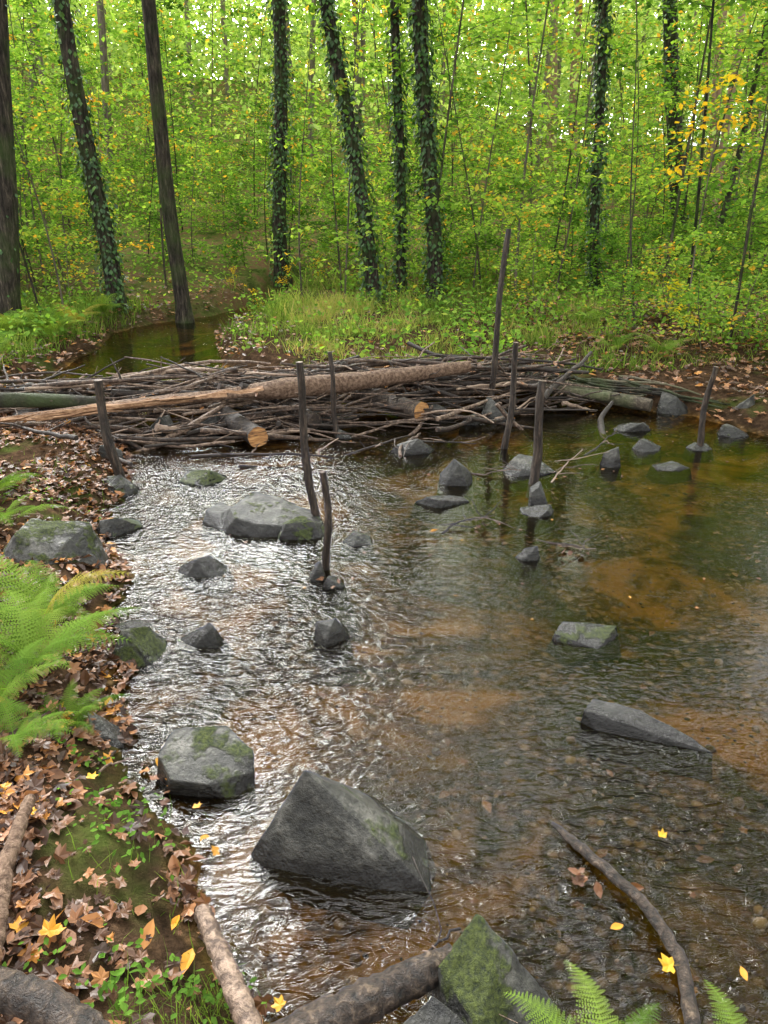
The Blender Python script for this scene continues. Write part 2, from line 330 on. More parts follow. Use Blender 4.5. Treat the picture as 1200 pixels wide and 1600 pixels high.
rock(0,0,.42,.16,.1,0,0.,52,pts=[(-.2,.05,-.04),(-.21,.03,.06),(-.16,.08,.08),(.0,.03,.065),(.17,-.09,.025),(.22,-.14,.0),(.2,-.16,-.04),(-.1,-.06,-.04),(-.19,.01,.035),(.0,-.04,.03)],amp=.3,sub=4).location=(.96,2.27,0)
rock(0,0,.3,.16,.1,0,.7,24,pts=[(-.15,.05,-.04),(-.15,.0,.03),(-.10,.06,.06),(.05,.05,.02),(.15,.05,.04),(.16,-.0,-.04),(.03,-.09,.0),(-.1,-.08,-.03)],amp=.7).location=(.92,2.9,0)
rock(0,0,.34,.25,.15,0,.7,53,pts=[(-.17,-.06,-.05),(-.17,.0,.09),(-.14,.1,.12),(.04,.13,.11),(.15,.03,.08),(.16,-.03,.04),(.16,-.1,-.05),(.02,-.11,.06),(-.1,-.10,.07),(0,.15,-.05)],amp=.4,sub=4).location=(-.6,2.02,0)
rock(0,0,.4,.3,.2,0,1.,54,pts=[(-.06,-.2,-.1),(-.08,.0,.16),(.02,.1,.22),(.07,.05,.20),(.2,-.02,.06),(.24,-.15,-.1),(.0,-.12,.14),(.1,.15,-.1),(-.1,.12,-.1)],sub=4,amp=1.1).location=(.21,1.2,0)
rock(0,0,.3,.25,.16,0,.35,56,pts=[(-.15,-.1,-.1),(-.1,.0,.12),(.0,.06,.17),(.1,.0,.12),(.14,-.1,-.1),(.0,-.13,.05),(0,.12,-.1)],sub=4).location=(.11,1.06,.02)
rock(-1.72,3.45,.55,.4,.2,.3,.7,57,z0=.12)
rock(0,0,.25,.2,.12,0,0.,19,pts=[(-.12,-.08,-.05),(.1,-.1,-.05),(.12,.04,-.03),(-.1,.08,-.05),(.04,.0,.10),(.06,-.02,.09),(-.1,.02,.01)]).location=(-.82,2.88,0)
rock(0,0,.25,.2,.18,0,0.,2,pts=[(-.12,-.08,-.05),(.12,-.1,-.05),(.14,.04,.03),(-.1,.08,-.05),(.0,.0,.18),(.03,-.04,.15),(-.1,.02,.06),(.1,.03,.09)],amp=.4).location=(.50,5.0,0)
# pebbles
mb=MB();ico=bmesh.new();bmesh.ops.create_icosphere(ico,subdivisions=1,radius=1);iv=np.array([v.co[:] for v in ico.verts]);ifa=np.array([[v.index for v in f.verts] for f in ico.faces]);ico.free()
iv=iv*np.array([1,.75,.4])*rng.uniform(.85,1.1,(len(iv),1));n=5200
px=rng.uniform(-1.2,3,n);py=rng.uniform(.9,5.5,n);k=(sdist(px,py)<-.03)&(vn(px*1.6,py*1.6,20)>-.05+.08*(py-2));px=px[k];py=py[k]
s=rng.uniform(.004,.014,len(px))*rng.choice([1,2.3],len(px),p=[.9,.1])
scatter(mb,iv,ifa,np.stack([px,py,gz(px,py)+s*.05],-1),rots(rng.uniform(0,6.28,len(px)),rng.normal(0,.2,len(px)),rng.normal(0,.2,len(px))),s,rng.uniform(0,1,len(px)),0,True)
m,nt,out=newmat('pebble_stone');bsdf(nt,out,ramp(nt,attr(nt),[(0,(.02,.016,.01)),(.5,(.10,.055,.024)),(.85,(.20,.12,.05)),(1,(.32,.22,.13))]),.6,None,.4)
mb.obj('pebbles',[m])
# ------------------------------------------------------------ stakes
for k,(bx,by,tx_,tz,r) in enumerate([(-1.82,4.85,-1.90,.77,.036),(-.42,4.27,-.50,1.0,.027),(-.385,6.2,-.46,.72,.024),(-.3,3.6,-.31,.56,.022),(.99,5.83,1.04,.86,.028),(1.06,4.97,1.08,.74,.034),(1.0,7.0,1.1,1.66,.030),(2.58,5.83,2.6,.67,.026)]):
    mb=MB();n=16;t=np.linspace(0,1,n)
    P=np.stack([bx+(tx_-bx)*t+.014*np.sin(t*7+k),by+.01*np.sin(t*9+k*2),-.2+(tz+.2)*t],-1)
    tube(mb,P,r*(1.05-.25*t),9,.5,0,1,.10,capmi=1)
    if k in(1,4,6):
        for q in range(3):
            tt=.4+.17*q;a=rng.uniform(0,6.28);b0=P[int(tt*n)];tube(mb,[b0,b0+np.array([math.cos(a)*r*1.6,math.sin(a)*r*1.6,.03])],[r*.4,r*.2],6,.5)
    mb.obj('wooden_stake',[M['stake'],M['stick']])
# ------------------------------------------------------------ dam
dam=empty('branch_dam')
def stick(mb,a,b,r0,r1,bend=.05,tint=None,seg=6,n=10,rough=.08,**kw):
    a=np.array(a,float);b=np.array(b,float);t=np.linspace(0,1,n)[:,None]
    L=np.linalg.norm(b-a);o1=rng.normal(0,bend*L,3)*[1,1,.5];o2=rng.normal(0,bend*L*.4,3)*[1,1,.5]
    P=a+(b-a)*t+o1*np.sin(t*np.pi)+o2*np.sin(t*2*np.pi)+rng.normal(0,.004,(n,3))
    tube(mb,P,np.linspace(r0,r1,n),seg,rng.beta(1.2,1.8) if tint is None else tint,0,1,rough,**kw);return P
mb=MB()
def damc(s): return np.array([-4.1+6.0*s, 6.15+1.5*s])
for k in range(560):
    s=rng.uniform(0,1);c=damc(s);off=rng.normal(0,.40);z=.05+.36*math.exp(-(off/.42)**2)*rng.uniform(.2,1.15)
    L=rng.uniform(.35,2.1);ang=math.atan2(1.5,6.0)+rng.normal(0,.42) if rng.random()<.8 else rng.uniform(0,3.14)
    if abs(ang)>1: L*=.5
    dx,dy=math.cos(ang)*L/2,math.sin(ang)*L/2;tl=rng.normal(0,.08)
    cx=c[0]-off*.24;cy=c[1]+off
    if cx+dx>2.3: cx-=.6
    r=rng.choice([.006,.011,.018,.030],p=[.44,.30,.18,.08])
    P=stick(mb,(cx-dx,cy-dy,z-tl),(cx+dx,cy+dy,z+tl),r*1.2,r*.6,.06)
    if rng.random()<.6:
        q=P[rng.integers(3,8)];stick(mb,q,q+np.array([rng.normal(0,.2),rng.normal(0,.2),rng.uniform(.0,.2)]),r*.6,r*.25,.05,n=5)
for k in range(60):
    x=rng.uniform(-3.2,.6);y=5.9+ (x+3.2)*.25+rng.uniform(-.3,.2)
    stick(mb,(x-rng.uniform(.2,.7),y+rng.normal(0,.15),rng.uniform(0,.12)),(x+rng.uniform(.2,.7),y+rng.normal(0,.2),rng.uniform(.0,.2)),.013,.006,.06)
mb.obj('branches',[M['stick']],dam)
mb=MB();n=44;t=np.linspace(0,1,n);A=np.array([-3.4,5.34,.28]);B=np.array([.80,7.02,.45])
P=A+(B-A)*t[:,None];P[:,2]+=.02*np.sin(t*6);P[:,1]+=.03*np.sin(t*4)
seg=18;r=np.interp(t,[0,.05,.3,.62,.7,1],[.03,.05,.08,.09,.085,.055])
T=(B-A)/np.linalg.norm(B-A);Aa=np.cross(T,[0,0,1]);Aa/=np.linalg.norm(Aa);Bb=np.cross(Aa,T)
th=np.arange(seg)/seg*6.28318
ct=np.cos(th)[None];st_=np.sin(th)[None]
flat=np.interp(t,[0,.5,.6],[.35,.45,1.])[:,None]
rr=r[:,None]*(1+.07*rng.uniform(-1,1,(n,seg)))
splint=np.where((t[:,None]<.55)&(ct>.0)&(st_>0),1,0)*rng.uniform(-.02,.02,(n,seg))
V=P[:,None,:]+(rr*ct*1.1)[...,None]*Aa+((rr*st_*flat)+splint)[...,None]*Bb
i=np.arange(n-1)[:,None]*seg;j=np.arange(seg)[None];F=np.stack([i+j,i+(j+1)%seg,i+seg+(j+1)%seg,i+seg+j],-1)
iswood=(t[:-1,None]<.48+.08*np.sin(th*3)[None])&(((th<1.0)|(th>5.2))[None])
mb.add(V.reshape(-1,3),F[~iswood],.6,0,True)
mb.add(V.reshape(-1,3),F[iswood],.6,1,False)
ring=V[-1];mb.add(np.vstack([ring,ring.mean(0)]),np.array([[a,(a+1)%seg,seg] for a in range(seg)]),.5,1)
for k in range(34):
    s=rng.uniform(.02,.52);q=A+(B-A)*s+Aa*rng.uniform(.0,.08)+Bb*rng.uniform(-.01,.04);L=rng.uniform(.15,.5)
    tube(mb,[q,q+T*L*.5+rng.normal(0,.008,3),q+T*L*rng.choice([-1,1])*.9+Bb*rng.uniform(-.01,.03)],[.009,.008,.002],4,.5,1)
mb.obj('split_log',[M['redlog'],M['splitwood']],dam)
mb=MB()
stick(mb,(-1.02,5.8,.10),(-1.75,7.0,.12),.085,.1,.01,.3,16,capmi=1,rough=.07)
stick(mb,(.34,6.50,.12),(-.25,7.3,.12),.09,.1,.01,.5,16,capmi=1,rough=.07)
stick(mb,(-2.9,5.75,.15),(-3.4,7.0,.2),.1,.1,.01,.3,14,capmi=1)
stick(mb,(-.6,6.3,.1),(-1.3,7.2,.2),.07,.08,.01,.4,14)
mb.obj('support_logs',[M['darklog'],M['cutend']],dam)
mb=MB()
stick(mb,(1.35,7.65,.16),(2.55,6.95,.08),.055,.065,.02,.5,12)
stick(mb,(1.0,7.5,.22),(2.2,7.1,.12),.035,.045,.02,.6,10)
stick(mb,(-4.2,5.50,.42),(-2.35,5.95,.34),.08,.05,.03,.1,12)
for k in range(40):
    a=rng.uniform(.9,2.6);stick(mb,(a,7.9-.25*(a-.9)+rng.normal(0,.15),.1+rng.uniform(0,.12)),(a+rng.uniform(.3,1.),7.5-.3*(a-.9)+rng.normal(0,.15),.1+rng.uniform(0,.1)),.016,.007,.06)
mb.obj('mossy_logs',[M['mosslog']],dam)
mb=MB()
def twig(a,b,r=.01,k=4):
    P=stick(mb,a,b,r,r*.4,.06)
    for _ in range(k):
        q=P[rng.integers(2,9)];stick(mb,q,q+np.array([rng.normal(0,.14),rng.normal(0,.14),rng.uniform(.0,.09)]),r*.5,r*.2,.08,n=5)
twig((-1.1,5.3,.02),(.2,6.0,.06),.014,8);twig((.2,5.9,.05),(.75,5.75,.05),.009);twig((-1.5,5.5,.03),(-.4,5.5,.03),.016)
twig((.35,4.1,.0),(.65,4.25,.05),.007,8);twig((.9,4.0,.0),(1.15,3.75,.05),.006,5);twig((1.2,5.0,.0),(1.5,5.35,.14),.007,5);twig((.6,5.2,.0),(1.0,5.1,.06),.006,4)
twig((1.5,5.3,.1),(2.0,6.1,.05),.008,5);twig((-2.2,5.1,.3),(-2.9,5.5,.3),.02,3);twig((.2,1.4,.05),(.05,1.25,.1),.004,3)
for k in range(60):
    x=rng.uniform(-2.2,-.3);y=rng.uniform(1.1,5.2)
    if sdist(np.array([x]),np.array([y]))[0]>.05:
        a=rng.uniform(0,6.28);L=rng.uniform(.08,.3);z=gzs(x,y)+.02;stick(mb,(x,y,z),(x+L*math.cos(a),y+L*math.sin(a),z+.02),.005,.003,.06)
mb.obj('fallen_twigs',[M['stick']])
def logobj(name,P,r,mat,tint,seg=18,rough=.06):
    mb=MB();P=np.array(P,float);K=30;t=np.linspace(0,1,K);ti=np.linspace(0,1,len(P))
    Q=np.stack([np.interp(t,ti,P[:,c]) for c in range(3)],-1)+rng.normal(0,.0015,(K,3))
    tube(mb,Q,np.interp(t,ti,np.broadcast_to(r,len(P)))*(1+.05*rng.uniform(-1,1,K)),seg,tint,0,1,rough,capmi=1)
    return mb.obj(name,[mat,M['splitwood']])
logobj('fallen_log',[(-.46,1.36,.15),(-.37,1.2,.17),(-.27,1.02,.19)],[.021,.025,.026],M['stick'],.6)
logobj('fallen_log',[(-.3,1.03,.11),(-.05,1.14,.13),(.17,1.26,.11)],[.043,.043,.036],M['darklog'],.42,20,.12)
logobj('fallen_log',[(-.98,1.6,.30),(-.93,1.35,.31),(-.84,1.1,.33)],[.015,.022,.026],M['redlog'],.6)
logobj('fallen_log',[(-.95,1.1,.30),(-.7,1.03,.29),(-.5,.93,.27)],[.036,.038,.036],M['darklog'],.4)
logobj('driftwood_branch',[(.53,1.82,-.01),(.60,1.68,.02),(.72,1.49,.03),(.76,1.32,.03),(.72,1.12,.02)],[.008,.016,.016,.018,.018],M['darklog'],.4,10,.12)
# ------------------------------------------------------------ fallen leaves
ang=np.radians([-90,-50,-20,0,20,42,62,76,90,104,118,138,160,180,200,230]);rad=np.array([.08,.42,.62,.36,.6,.92,.46,.66,1.,.66,.46,.92,.6,.36,.62,.42])
rad=.5*rad+.5*np.interp(rad,[0,1],[.4,.95])
mv=np.stack([np.cos(ang)*rad,np.sin(ang)*rad,0*ang],-1);mv=np.vstack([mv,[0,0,0],[-.02,-.08,0],[.02,-.08,0],[.05,-.75,.04]])
mf=np.array([[a,(a+1)%16,16] for a in range(16)]+[[17,18,19]])
def curl(v,c,tw):
    v=v.copy();r2=v[:,0]**2+v[:,1]**2;v[:,2]+=c*r2*.35+.16*np.sin(v[:,0]*4+tw)*np.abs(v[:,1])+.08*np.sin(v[:,1]*7+tw);return v
temps=[curl(mv,.5,0),curl(mv,-.6,1),curl(mv,1.3,2),curl(mv,.15,3)]
ov=np.array([(0,-.9,0),(.35,-.4,.05),(.45,.1,.12),(.25,.6,.05),(0,.95,0),(-.25,.6,.05),(-.45,.1,.1),(-.35,-.4,.03),(0,0,-.03)]);of=np.array([[a,(a+1)%8,8] for a in range(8)])
def litter(mb,x,y,z,s,t,tilt=.25,mi=0):
    n=len(x);k=rng.integers(0,6,n)
    for q in range(6):
        a=k==q;tv,tf=(temps[q],mf) if q<4 else (ov*[1,1,(1 if q==4 else 3)],of)
        m_=a.sum();scatter(mb,tv,tf,np.stack([x[a],y[a],z[a]],-1),rots(rng.uniform(0,6.28,m_),rng.normal(0,tilt,m_),rng.normal(0,tilt,m_)),s[a],t[a],mi)
mb=MB()
n=14000;x=rng.uniform(-1.6,.2,n);y=rng.uniform(.75,2.8,n);d=sdist(x,y)
k=(d>-.04)&(rng.random(n)<np.clip(.50+vn(x*2.5,y*2.5,30)*2.0,0.08,1));x,y=x[k],y[k]
litter(mb,x,y,np.maximum(gz(x,y),0)+.010+rng.uniform(0,.015,len(x)),rng.uniform(.008,.042,len(x)),rng.beta(1.2,1.7,len(x))*.99,.35)
n=14000;x=rng.uniform(-4.2,-.9,n);y=rng.uniform(2.6,6.6,n);d=sdist(x,y)
k=(d>-.02)&(rng.random(n)<np.clip(.7+vn(x*2,y*2,30)*1.6,0.1,1));x,y=x[k],y[k]
litter(mb,x,y,np.maximum(gz(x,y),0)+.015,rng.uniform(.02,.045,len(x)),rng.beta(1.3,1.7,len(x))*.97,.3)
n=16000;x=rng.uniform(-6.5,6.5,n);y=rng.uniform(6,16,n);d=sdist(x,y)
k=(d>.02)&((d<.6)|(rng.random(n)<.3)|(x>2))&~((x<1)&(x>-3)&(y>8.3)&(rng.random(n)<.5));x,y=x[k],y[k]
litter(mb,x,y,gz(x,y)+.03+rng.uniform(0,.06,len(x))*(y>8.3),rng.uniform(.03,.06,len(x)),rng.beta(1.7,1.6,len(x))*.96)
n=260;s=rng.uniform(0,1,n);litter(mb,-4.1+6*s,6.15+1.5*s+rng.normal(0,.4,n),rng.uniform(.15,.42,n),rng.uniform(.02,.045,n),rng.uniform(.3,.9,n))
n=420;x=rng.uniform(-1,3,n);y=1.+rng.random(n)**1.6*5.8;k=sdist(x,y)<-.05;x,y=x[k],y[k]
litter(mb,x,y,gz(x,y)+.015,rng.uniform(.015,.035,len(x)),rng.uniform(.05,.75,len(x)),.1)
n=130;x=rng.uniform(-1,3.1,n);y=rng.uniform(3.,7.2,n);k=sdist(x,y)<-.05;x,y=x[k],y[k]
litter(mb,x,y,0*x+.006,rng.uniform(.006,.018,len(x)),rng.uniform(.5,1.,len(x)),.05)
for cx,cy in [(.62,4.2),(1.1,3.78),(1.03,4.75),(-.28,3.42),(1.0,6.7),(.62,1.55)]:
    n=7;litter(mb,cx+rng.normal(0,.06,n),cy+rng.normal(0,.05,n),rng.uniform(.01,.04,n),rng.uniform(.015,.03,n),rng.uniform(.1,.7,n),.5)
mb.obj('fallen_leaves',[M['litter']])
mb=MB()
Yp=np.array([(-.80,1.26),(-.55,1.4),(-.78,2.05),(-.6,1.84),(-.55,1.72),(-.25,1.2),(-.17,1.18),(.62,1.41),(.85,1.72),(-.95,1.9),(-1.0,1.62),(-.50,1.66),(-.13,1.1),(-.70,1.95),(.3,4.05),(.9,1.28),(.72,1.3)])
litter(mb,Yp[:,0],Yp[:,1],np.maximum(gz(Yp[:,0],Yp[:,1]),0)+.035,rng.uniform(.018,.034,len(Yp)),rng.uniform(0,1,len(Yp)),.2)
mb.obj('yellow_maple_leaves',[M['yellowlitter']])
# ------------------------------------------------------------ leaf templates
lv=np.array([(0,0,0),(.3,.4,.07),(0,1,0),(-.3,.4,.07),(.17,.78,.03),(-.17,.78,.03)]);lf=np.array([(0,1,4),(0,4,2),(0,2,5),(0,5,3)])
lv2=np.array([(0,0,0),(.36,.5,.06),(0,1,0),(-.36,.5,.06)]);lf2=np.array([(0,1,2),(0,2,3)])
def leaves(mb,P,s,tint,mi=0,tilt=.5,simple=False):
    n=len(P);R=rots(rng.uniform(0,6.28,n),rng.normal(-.25,tilt,n),rng.normal(0,tilt,n))
    scatter(mb,lv2 if simple else lv,lf2 if simple else lf,P,R,s,tint,mi)
def sapling(seed,H,nb,lpb,ls,spread,low=.12,simple=True):
    global rng
    rng=np.random.default_rng(seed);mb=MB();n=14;t=np.linspace(0,1,n)
    lean=rng.normal(0,.08,2)*H;P=np.stack([lean[0]*t**1.5+.06*np.sin(t*5+seed),lean[1]*t**1.5+.06*np.cos(t*4+seed)-.06,H*t-.1],-1)
    tube(mb,P,np.linspace(.020,.005,n)*(H/5)**.7,5,.6,1,0)
    for b in range(nb):
        tt=rng.uniform(low,1.)**.9;c=np.array([np.interp(tt,t,P[:,q]) for q in range(3)])
        a=rng.uniform(0,6.28);L=spread*(1.15-.6*tt)*rng.uniform(.5,1.1);up=rng.uniform(-.05,.5)
        D=np.array([math.cos(a),math.sin(a),up]);s=np.linspace(0,1,5)[:,None]
        Q=c+D*L*s+np.array([0,0,-.22*L])*s**2+rng.normal(0,.02,(5,3))*s
        tube(mb,Q,np.linspace(.006,.002,5),3,.6,1,0)
        side=np.array([-D[1],D[0],0]);m_=int(lpb*rng.uniform(.5,1.4))
        u=rng.uniform(.15,1.05,m_);w=rng.normal(0,.17,m_)*L*(1.2-u*.6)
        pt=np.stack([np.interp(u,s[:,0],Q[:,q]) for q in range(3)],-1)+side*w[:,None];pt[:,2]+=rng.normal(0,.05,m_)-.15*np.abs(w)
        tn=np.clip(rng.normal(.5,.16,m_)+rng.normal(0,.14),0,.9);tn[rng.random(m_)<.03]=1.
        leaves(mb,pt,rng.uniform(.6,1.25,m_)*ls,tn,0,.4,simple)
    return mb
sap=[sapling(100+k,*a) for k,a in enumerate([(4.5,28,40,.095,1.3),(6.0,34,40,.10,1.5),(3.2,24,40,.09,1.1),(5.2,28,36,.105,1.5),(7.5,38,40,.11,1.7)])]
shr=[sapling(120+k,*a) for k,a in enumerate([(1.5,24,36,.07,.8),(1.1,20,38,.065,.7),(2.0,24,36,.075,.9)])]
thin=[sapling(140+k,*a) for k,a in enumerate([(5.5,14,22,.085,1.1,.45),(4.5,13,20,.085,1.0,.4)])]
rng=np.random.default_rng(11)
def inst(mb,src,x,y,s=1.,dt=None):
    R=rots(np.array([rng.uniform(0,6.28)]),np.array([0.]),np.array([rng.normal(0,.04)]))[0]
    mb.addmb(src,R,s,np.array([x,y,gzs(x,y)]),rng.normal(0,.15) if dt is None else dt)
def place(src,name,x,y,s=1.,mats=None,dt=None):
    mb=MB();R=rots(np.array([rng.uniform(0,6.28)]),np.array([0.]),np.array([rng.normal(0,.04)]))[0]
    mb.addmb(src,R,s,np.zeros(3),rng.normal(0,.15) if dt is None else dt)
    return mb.obj(name,mats or [M['leaf'],M['bark']],None,(x,y,gzs(x,y)))
def okpos(x,y):
    if sdist(np.array([x]),np.array([y]))[0]<.5: return False
    if -3.2<x<1.6 and y<13: return False
    if -4.8<x<-1.2 and y<17 and rng.random()<.85: return False
    return True
thk=MB();c=0
while c<112:
    y=12.2+rng.random()**1.1*22;x=rng.uniform(-.62,.62)*y
    if not okpos(x,y): continue
    if y<14.5: place(sap[rng.integers(0,5)],'sapling_tree',x,y,rng.uniform(.7,1.1))
    else: inst(thk,sap[rng.integers(0,5)],x,y,rng.uniform(.75,1.25))
    c+=1
c=0
while c<150:
    y=rng.uniform(11.5,32);x=rng.uniform(-.6,.6)*y
    if not okpos(x,y): continue
    inst(thk,shr[rng.integers(0,3)],x,y,rng.uniform(.8,1.3),rng.normal(-.12,.13));c+=1
thk.obj('sapling_thicket',[M['leaf'],M['bark']])
c=0
while c<20:
    y=rng.uniform(9.5,18);x=rng.uniform(-.6,.6)*y
    if not okpos(x,y) or (y<11 and abs(x)<4): continue
    place(thin[rng.integers(0,2)],'sapling_tree',x,y,rng.uniform(.8,1.1));c+=1
for x,y,s in [(3.6,8.6,.7),(4.3,8.9,.9),(5.0,8.2,.9),(2.9,9.6,.8),(4.6,7.6,.7),(5.4,9.8,1.),(3.8,10.6,1.),(2.2,10.8,.8),(4.4,5.5,1.),(4.5,4.3,1.1),(4.4,3.0,1.1),(4.6,6.4,.9),(-5.6,9.0,.8),(-6.2,11,1.),(-5.3,13.2,1.)]:
    place(shr[rng.integers(0,3)],'shrub',x,y,s)
place(thin[0],'sapling_tree',4.15,9.0,.9);place(thin[1],'sapling_tree',3.3,9.8,.9);place(sap[0],'sapling_tree',5.4,9.6,.9);place(sap[3],'sapling_tree',5.2,4.8,1.);place(sap[1],'sapling_tree',5.6,7.0,1.)
YM=[M['leaf_yellow'],M['bark']]
ym=sapling(160,3.2,14,22,.095,1.2,.5,False);ym2=sapling(161,1.3,8,18,.08,.7,.3,False);rng=np.random.default_rng(77)
place(ym,'yellow_maple_sapling',4.2,10.2,1.,YM);place(ym2,'yellow_maple_sapling',3.5,9.2,.7,YM)
for x,y,s in [(-1.9,15.5,.5),(-2.6,15.2,.45),(-3.0,15.6,.4),(-1.4,15.9,.45)]: place(ym2,'yellow_maple_sapling',x,y,s,YM,.35)
# ------------------------------------------------------------ big trees
def crown(nl,zlo,zhi,R,ls):
    mb=MB()
    for b in range(12):
        z=rng.uniform(zlo,zhi*.85);a=rng.uniform(0,6.28);L=R*rng.uniform(.45,1.)
        s=np.linspace(0,1,6)[:,None];D=np.array([math.cos(a),math.sin(a),.5])
        Q=np.array([0,0,z])+D*L*s+rng.normal(0,.08,(6,3))*s
        tube(mb,Q,np.linspace(.05,.012,6),5,.5,1,0)
        for q in range(3):
            c=Q[rng.integers(2,6)]+rng.normal(0,.35,3);m_=nl//36
            pt=c+rng.normal(0,1,(m_,3))*[.6,.6,.22]
            leaves(mb,pt,rng.uniform(.7,1.3,m_)*ls,np.clip(rng.normal(.55,.2,m_),0,.92),0,.5,True)
    return mb
CR=[(2400,6.,13,3.0,.17),(2400,6.5,14,3.2,.17),(2200,5.,12,2.6,.15),(2000,5.5,14,3.2,.20),(600,12.5,16.5,1.6,.15)]
rng=np.random.default_rng(12)
def bigtree(name,bx,by,tx_,tz,r,ivy=1.,cr=0,Htop=13,bark='bark',cs=1.):
    z0=gzs(bx,by);e=empty(name,(bx,by,z0));mb=MB();n=30;t=np.linspace(0,1,n);H=Htop-z0
    sl=(tx_-bx)/(tz-z0);z=t*H
    P=np.stack([sl*z+.05*np.sin(z*.9+bx)*np.minimum(1,z),.05*np.sin(z*.7+by)*np.minimum(1,z),z-.15],-1)
    rad=r*(1-.6*t)*(1+.5*np.exp(-z/.25))
    tube(mb,P,rad,14,.4,0,0,.05);mb.obj('trunk',[M[bark]],e)
    if ivy>0:
        m_=int(2600*ivy);mb=MB();zz=rng.uniform(0,min(H,7.),m_)
        keep=vn(zz*1.3,zz*0+bx*3,9)+.5+rng.uniform(-.3,.3,m_)>.2;zz=zz[keep];m_=len(zz)
        a=rng.uniform(0,6.283,m_);rr=np.interp(zz,z,rad)+np.abs(rng.normal(0,.055,m_))*(1+1.2*vn(zz*1.7,a,5))*(.5+.7*ivy)
        c=np.stack([np.interp(zz,z,P[:,0])+np.cos(a)*rr,np.interp(zz,z,P[:,1])+np.sin(a)*rr,zz-.1],-1)
        R=rots(a-np.pi/2,rng.normal(-1.1,.35,m_),rng.normal(0,.4,m_))
        scatter(mb,lv2,lf2,c,R,rng.uniform(.05,.10,m_),rng.beta(1.6,2.0,m_));mb.obj('ivy',[M['ivy']],e)
    if cr is not None:
        mb=crown(*CR[cr]);o=mb.obj('crown',[M['leaf'],M['bark']],e,(sl*min(8,H*.8),0,0));o.scale=(cs,)*3
    return e
bigtree('alder_tree',-5.5,11,-4.85,4.3,.15,.12,4,16)
bigtree('ivy_covered_tree',-4.55,13,-4.75,4.7,.14,.8,4,16)
bigtree('alder_tree',-3.49,13.3,-3.60,4.77,.13,.0,4,16)
bigtree('ivy_covered_tree',-2.23,17,-2.1,5.,.15,1.1,4,17)
bigtree('ivy_covered_tree',-.12,13,-.81,4.7,.12,.9,1)
bigtree('ivy_covered_tree',.29,14,.22,4.7,.09,.8,1)
bigtree('ivy_covered_tree',.87,13,.57,4.7,.13,1.,0)
bigtree('ivy_covered_tree',3.9,14,3.47,4.7,.09,.9,2)
bigtree('ivy_covered_tree',6.8,18,5.95,5.8,.19,.5,0)
bigtree('alder_tree',6.2,15,6.6,4.7,.06,0,2,9)
for x,y,r in [(6.9,34,.22),(8.3,36,.2),(12,30,.17),(-9,27,.13),(-1,30,.13),(15,33,.2),(-14,33,.17),(10,24,.12)]:
    bigtree('pine_tree',x,y,x*.985,6.,r,0,3,19,'pinebark' if x>5 else 'farbark',1.2)
bigtree('alder_tree',5.6,6.5,5.3,5,.18,.5,2);bigtree('alder_tree',5.9,2.8,5.6,5,.18,.5,2)
# ------------------------------------------------------------ distant forest
mb=MB();nc=1500
cy=24+rng.random(nc)**.8*46;cx=rng.uniform(-.68,.68,nc)*cy;hh=rng.random(nc)**.95*14.5
# upper canopy of the far hillside, one clump layer closing most of the gaps
n2_=900;cy2=rng.uniform(42,72,n2_);cx2=rng.uniform(-.62,.62,n2_)*cy2;el_=rng.uniform(.10,.27,n2_);h2=np.maximum(1.,el_*cy2+1.8-gz(cx2,cy2))
cy=np.concatenate([cy,cy2]);cx=np.concatenate([cx,cx2]);hh=np.concatenate([hh,h2]);nc=len(cy)
cz=gz(cx,cy)+hh
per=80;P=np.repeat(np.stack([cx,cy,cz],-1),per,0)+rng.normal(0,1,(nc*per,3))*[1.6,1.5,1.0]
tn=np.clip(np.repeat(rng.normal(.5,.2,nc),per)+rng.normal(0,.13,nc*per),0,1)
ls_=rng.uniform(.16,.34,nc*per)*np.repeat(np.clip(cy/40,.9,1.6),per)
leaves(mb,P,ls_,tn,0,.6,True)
for k in range(60):
    y=rng.uniform(28,65);x=rng.uniform(-.66,.66)*y;z=gzs(x,y);H=rng.uniform(8,14);l=rng.normal(0,.4)
    tube(mb,[(x,y,z-.3),(x+l*.5,y,z+H*.5),(x+l,y,z+H)],[.13,.10,.05],6,.6,1,0)
mb.obj('distant_forest',[M['leaf_far_haze'],M['farbark']])
# ------------------------------------------------------------ ground cover
gv=np.array([(-.03,0,0),(.03,0,0),(.022,.12,.5),(-.022,.12,.5),(0,.42,.9)]);gf=np.array([(0,1,2),(0,2,3),(3,2,4)])
mb=MB()
n=75000;x=rng.uniform(-3.2,6,n);y=rng.uniform(7.9,16,n);d=sdist(x,y)
pr=np.clip(1.0-np.maximum(0,x-1.5)*.18,.15,1)*np.clip(.45+vn(x*1.5,y*1.5,40)*1.5+vn(x*5,y*5,41)*1.3,.04,1)*np.clip((d-.1)/.7,.12,1)
k=(d>.05)&(rng.random(n)<pr);x,y=x[k],y[k];n=len(x)
hs_=np.clip(.6+vn(x*2.5,y*2.5,42)*1.2,.25,1.3)*(1+np.clip(y-10,0,4)*.12)
scatter(mb,gv,gf,np.stack([x,y,gz(x,y)],-1),rots(rng.uniform(0,6.28,n),rng.normal(0,.5,n),rng.normal(0,.4,n)),rng.uniform(.10,.32,n)*hs_,np.clip(rng.normal(.55,.2,n)+vn(x*1.,y*1.,43)*.7,0,1))
n=9000;x=rng.uniform(-7,-4.2,n);y=rng.uniform(7,14,n);k=sdist(x,y)>.05;x,y=x[k],y[k];n=len(x)
scatter(mb,gv,gf,np.stack([x,y,gz(x,y)],-1),rots(rng.uniform(0,6.28,n),rng.normal(0,.3,n),rng.normal(0,.2,n)),rng.uniform(.1,.28,n),np.clip(rng.normal(.4,.2,n),0,1))
mb.obj('grass',[M['grass']])
mb=MB()
